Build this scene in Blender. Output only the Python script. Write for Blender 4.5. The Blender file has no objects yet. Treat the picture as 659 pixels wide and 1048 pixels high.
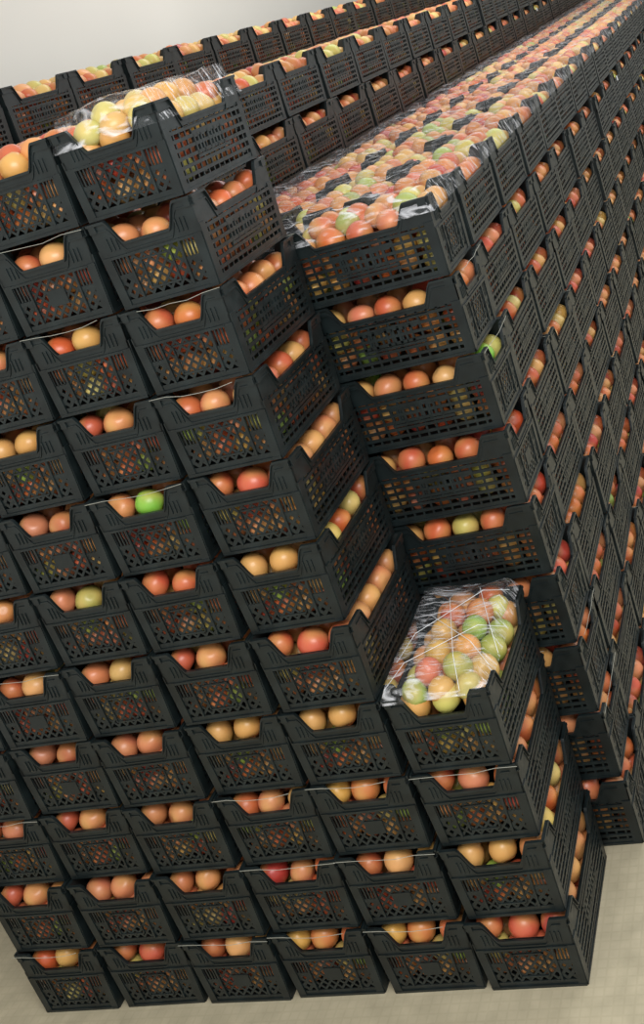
import bpy, numpy as np, random
from math import *
from mathutils import Vector, Matrix
random.seed(11); rng=np.random.default_rng(7)
W,L,H=0.31,0.4885,0.24
sc=bpy.context.scene
sc.view_settings.view_transform='Standard'
col=sc.collection
def lin(r,g,b):
    f=lambda c:(c/255/12.92) if c/255<=.04045 else ((c/255+.055)/1.055)**2.4
    return (f(r),f(g),f(b))
# ---------------------------------------------------------------- materials
def newmat(name):
    m=bpy.data.materials.new(name);m.use_nodes=True
    nt=m.node_tree;return m,nt,nt.nodes['Principled BSDF']
def noise(nt,scale,detail=3,coord='Object'):
    tc=nt.nodes.new('ShaderNodeTexCoord');n=nt.nodes.new('ShaderNodeTexNoise')
    n.inputs['Scale'].default_value=scale;n.inputs['Detail'].default_value=detail
    nt.links.new(tc.outputs[coord],n.inputs['Vector']);return n
def ramp(nt,src,stops):
    r=nt.nodes.new('ShaderNodeValToRGB');nt.links.new(src,r.inputs[0])
    e=r.color_ramp.elements
    while len(e)<len(stops): e.new(.5)
    for k,(p,c) in enumerate(stops): e[k].position=p;e[k].color=(*c,1)
    return r
m_pl,nt,b=newmat('black_plastic')
n=noise(nt,14);r=ramp(nt,n.outputs[0],[(.3,lin(13,20,21)),(.7,lin(28,37,38))])
nt.links.new(r.outputs[0],b.inputs['Base Color'])
n2=noise(nt,30,4);r2=ramp(nt,n2.outputs[0],[(.3,(.3,.3,.3)),(.7,(.48,.48,.48))])
nt.links.new(r2.outputs[0],b.inputs['Roughness']);b.inputs['Specular IOR Level'].default_value=.5
m_to,nt,b=newmat('tomato_skin')
at=nt.nodes.new('ShaderNodeAttribute');at.attribute_name='tint'
n=noise(nt,11,1);mx=nt.nodes.new('ShaderNodeMix');mx.data_type='RGBA';mx.blend_type='MIX'
r=ramp(nt,n.outputs[0],[(.40,(0,0,0)),(.8,(.8,.8,.8))])
nt.links.new(r.outputs[0],mx.inputs[0]);nt.links.new(at.outputs['Color'],mx.inputs[6]);mx.inputs[7].default_value=(*lin(210,168,96),1)
nt.links.new(mx.outputs[2],b.inputs['Base Color'])
b.inputs['Roughness'].default_value=.34;b.inputs['Specular IOR Level'].default_value=.45
m_th,nt,b=newmat('twine_rim_highlight');b.inputs['Base Color'].default_value=(*lin(168,168,156),1);b.inputs['Roughness'].default_value=.5  # wire strands; the pale colour also paints in bright rim highlights
m_tag,nt,b=newmat('white_tag');b.inputs['Base Color'].default_value=(*lin(225,228,230),1);b.inputs['Roughness'].default_value=.5
m_wall,nt,b=newmat('painted_wall')
n=noise(nt,.7);r=ramp(nt,n.outputs[0],[(.3,lin(212,208,199)),(.7,lin(219,215,206))]);nt.links.new(r.outputs[0],b.inputs['Base Color']);b.inputs['Roughness'].default_value=.7
m_floor,nt,b=newmat('floor_tile')
tc=nt.nodes.new('ShaderNodeTexCoord');br=nt.nodes.new('ShaderNodeTexBrick');br.offset=0
br.inputs['Scale'].default_value=1;br.inputs['Brick Width'].default_value=.03;br.inputs['Row Height'].default_value=.03;br.inputs['Mortar Size'].default_value=.003
br.inputs['Color1'].default_value=(*lin(190,179,152),1);br.inputs['Color2'].default_value=(*lin(187,176,149),1);br.inputs['Mortar'].default_value=(*lin(184,173,146),1)
nt.links.new(tc.outputs['Object'],br.inputs['Vector'])
n=noise(nt,14,7);r=ramp(nt,n.outputs[0],[(.3,(.80,.80,.79)),(.7,(1,1,1))])
mx=nt.nodes.new('ShaderNodeMix');mx.data_type='RGBA';mx.blend_type='MULTIPLY';mx.inputs[0].default_value=1
nt.links.new(br.outputs['Color'],mx.inputs[6]);nt.links.new(r.outputs[0],mx.inputs[7]);nt.links.new(mx.outputs[2],b.inputs['Base Color']);b.inputs['Roughness'].default_value=.5
def filmmat():
    m=bpy.data.materials.new('stretch_film');m.use_nodes=True;nt=m.node_tree;nt.nodes.clear()
    o=nt.nodes.new('ShaderNodeOutputMaterial');ms=nt.nodes.new('ShaderNodeMixShader');t=nt.nodes.new('ShaderNodeBsdfTransparent')
    g=nt.nodes.new('ShaderNodeBsdfPrincipled');g.inputs['Base Color'].default_value=(.85,.85,.88,1);g.inputs['Roughness'].default_value=.1
    tc=nt.nodes.new('ShaderNodeTexCoord');mp=nt.nodes.new('ShaderNodeMapping');mp.inputs['Scale'].default_value=(4,20,6);mp.inputs['Rotation'].default_value=(0,0,.5)
    n=nt.nodes.new('ShaderNodeTexNoise');n.inputs['Scale'].default_value=2.6;n.inputs['Detail'].default_value=6;n.inputs['Distortion'].default_value=1.6
    nt.links.new(tc.outputs['Object'],mp.inputs[0]);nt.links.new(mp.outputs[0],n.inputs['Vector'])
    r=ramp(nt,n.outputs[0],[(.50,(.03,.03,.03)),(.68,(.6,.6,.6))])
    bp=nt.nodes.new('ShaderNodeBump');bp.inputs['Strength'].default_value=.6;bp.inputs['Distance'].default_value=.02
    nt.links.new(n.outputs[0],bp.inputs['Height']);nt.links.new(bp.outputs[0],g.inputs['Normal'])
    nt.links.new(r.outputs[0],ms.inputs[0]);nt.links.new(t.outputs[0],ms.inputs[1]);nt.links.new(g.outputs[0],ms.inputs[2]);nt.links.new(ms.outputs[0],o.inputs[0])
    return m
m_film=filmmat()
# ---------------------------------------------------------------- mesh buffer
class Buf:
    def __init__(s): s.v=[];s.f=[];s.m=[];s.c=[];s.sm=[]
    def add(s,vs,fs,mat,c=(0,0,0),smooth=False):
        o=len(s.v);s.v+=[tuple(p) for p in vs];s.c+=[c]*len(vs)
        for f in fs: s.f.append(tuple(o+i for i in f));s.m.append(mat);s.sm.append(smooth)
    def mesh(s,name,mats):
        me=bpy.data.meshes.new(name);me.from_pydata(s.v,[],s.f)
        for m in mats: me.materials.append(m)
        me.polygons.foreach_set('material_index',s.m);me.polygons.foreach_set('use_smooth',s.sm)
        a=me.color_attributes.new('tint','FLOAT_COLOR','POINT')
        a.data.foreach_set('color',np.array([(*c,1) for c in s.c],dtype=np.float32).ravel())
        me.update();return me
HEX=[(0,1,2,3),(7,6,5,4),(0,4,5,1),(1,5,6,2),(2,6,7,3),(3,7,4,0)]
def side_fn(k):
    if k==0: return lambda u,n,z:(u,-n,z)
    if k==1: return lambda u,n,z:(W-u,L+n,z)
    if k==2: return lambda u,n,z:(W+n,u,z)
    return lambda u,n,z:(-n,L-u,z)
def taper(p):
    s=1-.075*(1-p[2]/H);t=1-.045*(1-p[2]/H)
    return (W/2+(p[0]-W/2)*s*.968, L/2+(p[1]-L/2)*t*.978, p[2])
def crate_geo(B,plate=False):
    T=.004
    def quadbox(fn,pts,n0,n1):
        vs=[taper(fn(u,n0,z)) for u,z in pts]+[taper(fn(u,n1,z)) for u,z in pts]
        B.add(vs,HEX,0)
    def box(fn,u0,u1,z0,z1,n0=-T,n1=0): quadbox(fn,[(u0,z0),(u1,z0),(u1,z1),(u0,z1)],n0,n1)
    def lattice(fn,u0,u1,z0,z1,sp,w):
        for sg in (1,-1):
            c=-2
            while c<2:
                pts=[]
                for u in (u0,u1):
                    z=sg*u+c
                    if z0<=z<=z1: pts.append((u,z))
                for z in (z0,z1):
                    u=(z-c)*sg
                    if u0<u<u1: pts.append((u,z))
                if len(pts)>=2:
                    (a,b_),(c2,d)=pts[:2];l=hypot(c2-a,d-b_)
                    if l>.004:
                        nx,nz=-(d-b_)/l*w/2,(c2-a)/l*w/2
                        quadbox(fn,[(a+nx,b_+nz),(a-nx,b_-nz),(c2-nx,d-nz),(c2+nx,d+nz)],-T,-.001 if sg>0 else -.0015)
                c+=sp
    def top(fn,LEN,a,dep,zlow):
        def zt(u):
            t=(abs(u-LEN/2)-a)/.035;t=min(max(t,0),1);t=t*t*(3-2*t)*.6+.4*t;return H-dep+(dep-.004)*t
        us=sorted(set([0,LEN]+[LEN/2+s*(a+.035*q/6) for s in(-1,1) for q in range(7)]))
        for x,y in zip(us[:-1],us[1:]):
            quadbox(fn,[(x,zlow),(y,zlow),(y,zt(y)),(x,zt(x))],-T,0)
            quadbox(fn,[(x,zt(x)-.007),(y,zt(y)-.007),(y,zt(y)),(x,zt(x))],-.002,.0065)
            quadbox(fn,[(x,zt(x)-.026),(y,zt(y)-.026),(y,zt(y)-.022),(x,zt(x)-.022)],0,.003)
    for k in (0,1):
        fn=side_fn(k);top(fn,W,.070,.068,.134)
        for s in (0,1):
            q=lambda u:u if s==0 else W-u
            g=lambda u0,u1,z0,z1,n0=-T,n1=0: box(fn,min(q(u0),q(u1)),max(q(u0),q(u1)),z0,z1,n0,n1)
            g(0,.026,0,.142,-.006,.003)
            g(.070,.077,.02,.142,-T,.003)
            g(.024,.074,.078,.090)
            for i in range(5): g(.024+i*.0113,.0290+i*.0113,.088,.136)
            for i in range(3): g(.034+i*.013,.038+i*.013,.155,.19,0,.003)
            g(.003,.021,H-.03,H-.006,0,.005)
        box(fn,.024,W-.024,0,.022);box(fn,.024,W-.024,.134,.141,-T,.004);box(fn,0,W,0,.008,-T,.004)
        lattice(fn,.077,W-.077,.022,.136,.030,.0070)
        lattice(fn,.024,.074,.022,.08,.030,.0105)
        lattice(fn,W-.074,W-.024,.022,.08,.030,.0105)
        if plate: box(fn,.124,W-.124,.058,.102,-T,.001)
        else:
            box(fn,.106,.111,.036,.120,-T,.0015);box(fn,W-.111,W-.106,.036,.120,-T,.0015)
            box(fn,.106,W-.106,.115,.120,-T,.0015);box(fn,.106,W-.106,.036,.041,-T,.0015)
    for k in (2,3):
        fn=side_fn(k);top(fn,L,.134,.064,.156)
        for s in (0,1):
            q=lambda u:u if s==0 else L-u
            u0,u1=sorted((q(0),q(.03)));box(fn,u0,u1,0,.163,-.006,.003)
            u0,u1=sorted((q(.004),q(.03)));box(fn,u0,u1,H-.03,H-.006,0,.005)
        box(fn,.03,L-.03,0,.02,-T,.001);box(fn,0,L,0,.008,-T,.004)
        for i in range(6): 
            z=.031+i*.0225;box(fn,.03,L-.03,z,z+.009,-T,.003)
        nv=13
        for i in range(nv):
            u=.03+(L-.06)*(i+.5)/nv;box(fn,u-.0035,u+.0035,.018,.160,-T,0)
        box(fn,L/2-.105,L/2+.105,.066,.074,-T,.0035);box(fn,L/2-.105,L/2+.105,.128,.136,-T,.0035)
        for i in range(5):
            u=L/2-.10+i*.041
            box(fn,u,u+.008,.072,.130,-T,.0035)
            box(fn,u,u+.026,.118,.126,-T,.0035);box(fn,u,u+.026,.076,.084,-T,.0035)
            if i in(0,2,3): box(fn,u+.022,u+.030,.076,.126,-T,.0035)
    vs=[taper(p) for p in [(0.004,.004,.004),(W-.004,.004,.004),(W-.004,L-.004,.004),(.004,L-.004,.004),(0.004,.004,.009),(W-.004,.004,.009),(W-.004,L-.004,.009),(.004,L-.004,.009)]]
    B.add(vs,HEX,0)
PAL=[((198,98,60),.32),((206,126,84),.28),((180,72,52),.12),((212,160,92),.16),((202,186,106),.07),((154,174,82),.05)]
def pick(bias=None,j=10):
    ps=[p for _,p in PAL] if bias is None else bias
    c=random.choices([c for c,_ in PAL],ps)[0]
    return lin(*[min(255,max(0,v+random.uniform(-j,j))) for v in c])
NU,NV=18,11
base=[];bf=[]
for j in range(NV+1):
    ph=pi*j/NV
    for i in range(NU):
        th=2*pi*i/NU
        lob=1+.03*cos(5*th)*sin(ph)**2*(.4+.6*cos(ph)**2)
        x=sin(ph)*cos(th)*lob;y=sin(ph)*sin(th)*lob;z=cos(ph)*.92
        z-=.15*exp(-(ph/.42)**2);z+=.05*exp(-((pi-ph)/.4)**2)
        base.append((x,y,z))
for j in range(NV):
    for i in range(NU):
        bf.append((j*NU+i,(j+1)*NU+i,(j+1)*NU+(i+1)%NU,j*NU+(i+1)%NU))
base=np.array(base)
def randrot():
    q=rng.normal(size=4);q/=np.linalg.norm(q);w,x,y,z=q
    return np.array([[1-2*(y*y+z*z),2*(x*y-z*w),2*(x*z+y*w)],[2*(x*y+z*w),1-2*(x*x+z*z),2*(y*z-x*w)],[2*(x*z-y*w),2*(y*z+x*w),1-2*(x*x+y*y)]])
def tomato(B,x,y,z,r,c):
    e=random.uniform(.98,1.32);sc_=np.array([1,1,e])*(1-.33*(e-1))
    B.add((base*sc_)@randrot().T*r+np.array([x,y,z]),bf,1,c,True)
LOWB=[.28,.20,.20,.14,.08,.10]
def fill(B,heap=0,bias=None,green=False):
    off=random.uniform(-.012,.012)
    for lev,z in enumerate((.052,.108,.172)):
        nx,ny=(3,5) if lev==2 else (4,6)
        mg=.062 if lev==0 else .060 if lev==1 else .058
        mgy=mg-.005 if lev<2 else mg
        for i in range(nx):
            for j in range(ny):
                if lev<2 and not(i in(0,nx-1) or j in(0,ny-1)): continue
                x=mg+(W-2*mg)*(i/(nx-1));y=mgy+(L-2*mgy)*(j/(ny-1))
                if lev==2 and j in(0,ny-1): x+=off
                zz=z+random.uniform(-.008,.010)
                c=pick(LOWB) if lev<2 else pick(bias)
                if green and lev==2 and j in(0,ny-1) and i==1: c=lin(126,186,66)
                if heap and lev==2 and not(i in(0,nx-1) and j in(0,ny-1)): zz+=heap*.016
                r=random.uniform(.040,.046) if lev==2 else random.uniform(.033,.037)
                if lev==2: x=min(max(x,.056),W-.056)
                tomato(B,x+random.uniform(-.003,.003),y+random.uniform(-.002,.004),zz,r,c)
    if heap:
        for i in range(2):
            for j in range(4):
                tomato(B,.112+.086*i+random.uniform(-.006,.006),.108+.091*j+random.uniform(-.006,.006),.192+.045*heap+random.uniform(-.006,.006),random.uniform(.039,.044),pick(bias))
        if heap>.8:
            for j in (0,1): 
                for i in range(3): tomato(B,.075+.08*i,(.062 if j==0 else L-.062),.208,.039,pick(bias))
def tube(B,pts,r,mat,ns=5):
    pts=[Vector(p) for p in pts];rings=[]
    for k,p in enumerate(pts):
        d=(pts[min(k+1,len(pts)-1)]-pts[max(k-1,0)]).normalized()
        a=d.orthogonal().normalized();b_=d.cross(a)
        rings+= [p+(a*cos(2*pi*i/ns)+b_*sin(2*pi*i/ns))*r for i in range(ns)]
    fs=[(k*ns+i,k*ns+(i+1)%ns,(k+1)*ns+(i+1)%ns,(k+1)*ns+i) for k in range(len(pts)-1) for i in range(ns)]
    B.add(rings,fs,mat)
MATS=[m_pl,m_to,m_th,m_tag]
def variant(name,heap=0,bias=None,green=False,plate=False,thread=False,tag=False):
    B=Buf();crate_geo(B,plate);fill(B,heap,bias,green)
    if thread:  # thin tubes along the rim: wire, with rim highlights painted in
        z0=H-.002
        for _ in range(2):
            u0,u1=random.choice([(0,1),(0,.7),(.2,1),(0,1)])
            pts=[(W*(u0+(u1-u0)*q),-.005,z0-random.uniform(0,.006)-(.006 if abs(u0+(u1-u0)*q-.5)<.2 else 0)) for q in(0,.2,.4,.6,.8,1)]
            if _: pts=[(x,L-y,z) for x,y,z in pts]
            tube(B,pts,.0007,2)
    if tag:
        for q in range(2):
            x=random.uniform(.12,.2);z=random.uniform(.16,.18);w=random.uniform(.003,.006)
            for yy,sg in ((-.002,1),(L+.002,-1)):
                B.add([(x,yy,z),(x+w,yy-sg*.003,z+.002),(x+w+.004,yy-sg*.001,z+.014),(x+.003,yy,z+.013)],[(0,1,2,3)],3)
        y=L*.6
        for xx in (W+.006,-.006):
            B.add([(xx,y,.160),(xx,y+.045,.160),(xx,y+.047,.190),(xx,y+.002,.190)],[(0,1,2,3)],3)
    return B.mesh(name,MATS)
red=[.42,.32,.18,.05,.01,.0];yel=[.24,.32,.03,.26,.10,.03];ora=[.40,.42,.08,.1,.0,.0]
V=[variant('crate_a',thread=True,bias=ora),variant('crate_b',plate=True,bias=red),variant('crate_c',bias=yel),variant('crate_d',thread=True,bias=ora),
   variant('crate_e'),variant('crate_f',plate=True,bias=yel,thread=True),variant('crate_g',bias=ora),variant('crate_h',bias=red,thread=True),variant('crate_i',bias=ora),variant('crate_j',bias=yel),variant('crate_k',bias=red)]
VT=variant('crate_tagged',tag=True,thread=True)
VG=variant('crate_green',green=True,thread=True)
VY=variant('crate_yellow',heap=.9,bias=[.03,.15,0,.45,.37,.0])
VH=[variant('crate_heaped_a',heap=.3,bias=yel),variant('crate_heaped_b',heap=.3,bias=ora),variant('crate_heaped_c',heap=.32,bias=[.3,.45,.05,.2,.0,.0]),variant('crate_heaped_d',heap=.3,bias=[.25,.35,.0,.22,.15,.03])]
VO=variant('crate_open',heap=.9,bias=[.12,.20,.0,.24,.26,.18])
def stack(x,y,levels,rot=False,heap_top=True,spec={},name='tomato_crate_stack',lo=0):
    e=bpy.data.objects.new(name,None);col.objects.link(e);e.location=(x,y,0);e.empty_display_size=.1
    for k in range(lo,levels):
        me=spec.get(k) or (random.choice(VH) if (heap_top and k==levels-1) else (VT if random.random()<.05 else random.choice(V)))
        o=bpy.data.objects.new('crate_level',me);col.objects.link(o);o.parent=e
        a=random.uniform(-.016,.016);dx,dy=random.uniform(-.005,.005),random.uniform(-.008,.008)
        if rot:
            o.rotation_euler=(0,0,pi/2+a);o.location=(L+dx,dy,k*H)
        elif random.random()<.5 and k not in spec:
            o.rotation_euler=(0,0,pi+a);o.location=(W+dx,L+dy,k*H)
        else:
            o.rotation_euler=(0,0,a);o.location=(dx,dy,k*H)
    return e
# front rows
for c in range(5): E0=stack(c*W,0,11,spec={3:{6:VG,10:VH[1]},4:{10:VY,8:V[3]}}.get(c,{}))
ES=stack(5*W,0,4,spec={3:VO,0:V[6],1:V[4],2:V[0]})
XR=6.35*W
stack(XR-L,L+.01,9,rot=True,spec={8:VH[3],7:V[3],6:VG,5:V[1],4:V[2]})
N=24
for c in range(3):
    x=XR-(c+1)*(W+.002)
    y0=L+.015+W if c<2 else L+.01
    for k in range(N):
        stack(x,y0+k*(L+.002),9,lo=0 if c==0 or k==0 else 7)
X3=XR-3*(W+.002)
for c in range(3):
    for k in range(N):
        stack(X3-(c+1)*(W+.002),L+.01+k*(L+.002),11,lo=0 if k==0 else (7 if c==0 else 9))
X4=X3-3*(W+.002)
for k in range(N):
    stack(X4-W,L+.01+k*(L+.002),12,lo=0 if k==0 else 9)
# ---------------------------------------------------------------- film
def film(name,x0,x1,y0,y1,z,nx,ny,drop=.07):
    vs=[];fs=[]
    for j in range(ny+1):
        for i in range(nx+1):
            x=x0+(x1-x0)*i/nx;y=y0+(y1-y0)*j/ny
            zz=z+.006*sin(x*23+3*sin(y*5))+.005*sin(y*19+x*4)+random.uniform(-.003,.003)
            if i==0 or i==nx or j==0 or j==ny: zz=z-drop
            vs.append((x,y,zz))
    for j in range(ny):
        for i in range(nx): a=j*(nx+1)+i;fs.append((a,a+1,a+nx+2,a+nx+1))
    me=bpy.data.meshes.new(name);me.from_pydata(vs,[],fs);me.materials.append(m_film)
    for p in me.polygons:p.use_smooth=True
    o=bpy.data.objects.new(name,me);col.objects.link(o);o.parent=E0;o.matrix_parent_inverse=Matrix.Translation(-E0.location);return o
film('stretch_film',X3+.02,XR+.008,L,L+N*L,9*H+.022,44,300)
film('stretch_film',5*W,6*W+.002,-.006,L+.003,4*H+.036,12,20,.05)
film('stretch_film',4*W,5*W+.002,-.006,L+.003,11*H+.036,12,20,.09)
B=Buf();z=4*H+.042
def P(u,v,h=0): return (5*W+u*W,v*L,z+h)
for a,b_ in [((0,.1),(1,.55)),((.1,.75),(.95,.2)),((.3,1),(.75,0)),((.0,.35),(.9,.95)),((.6,1),(1,.3))]:
    tube(B,[P(*a,-.045),P(a[0]*.8+b_[0]*.2,a[1]*.8+b_[1]*.2),P(a[0]*.2+b_[0]*.8,a[1]*.2+b_[1]*.8),P(*b_,-.045)],.0009,3)
o=bpy.data.objects.new('twine',B.mesh('twine',MATS));col.objects.link(o);o.parent=ES;o.matrix_parent_inverse=Matrix.Translation(-ES.location)
# ---------------------------------------------------------------- room
def slab(name,x0,x1,y0,y1,z0,z1,mat):
    B=Buf();B.add([(x0,y0,z0),(x1,y0,z0),(x1,y1,z0),(x0,y1,z0),(x0,y0,z1),(x1,y0,z1),(x1,y1,z1),(x0,y1,z1)],[(3,2,1,0),(4,5,6,7),(0,1,5,4),(1,2,6,5),(2,3,7,6),(3,0,4,7)],0)
    o=bpy.data.objects.new(name,B.mesh(name,[mat]));col.objects.link(o);return o
slab('floor',-1,7,-5,14,-.1,0,m_floor)
slab('wall_left',-1,-.8,-5,14,0,5,m_wall)
slab('wall_back',-1,7,14,14.2,0,5,m_wall)
# ---------------------------------------------------------------- light
def area(name,loc,tgt,sx,sy,pw,c=(1,1,1)):
    l=bpy.data.lights.new(name,'AREA');l.shape='RECTANGLE';l.size=sx;l.size_y=sy;l.energy=pw;l.color=c
    o=bpy.data.objects.new(name,l);col.objects.link(o);o.location=loc
    o.rotation_euler=(Vector(tgt)-Vector(loc)).to_track_quat('-Z','Y').to_euler();return o
area('ceiling_light',(3.2,-2.6,4.2),(1.6,0.3,.9),2.5,1.2,150,(1,.995,.98))
area('ceiling_light',(3.4,5,4.9),(2.0,5,0),1.5,7,165,(1,1,.99))
w=bpy.data.worlds.new('world');sc.world=w;w.use_nodes=True
w.node_tree.nodes['Background'].inputs[0].default_value=(.95,.985,1,1);w.node_tree.nodes['Background'].inputs[1].default_value=.80
# ---------------------------------------------------------------- camera
cd=bpy.data.cameras.new('camera');cam=bpy.data.objects.new('camera',cd);col.objects.link(cam)
cam.location=(2.96,-2.501,2.631);cam.rotation_euler=(1.374,.3188,.255)
cd.sensor_fit='VERTICAL';cd.sensor_height=24;cd.sensor_width=24;cd.lens=1182*24/1048
cd.shift_x=(329.5-453.7)/1048;cd.shift_y=(241.6-524)/1048
cd.clip_start=.05
sc.camera=cam
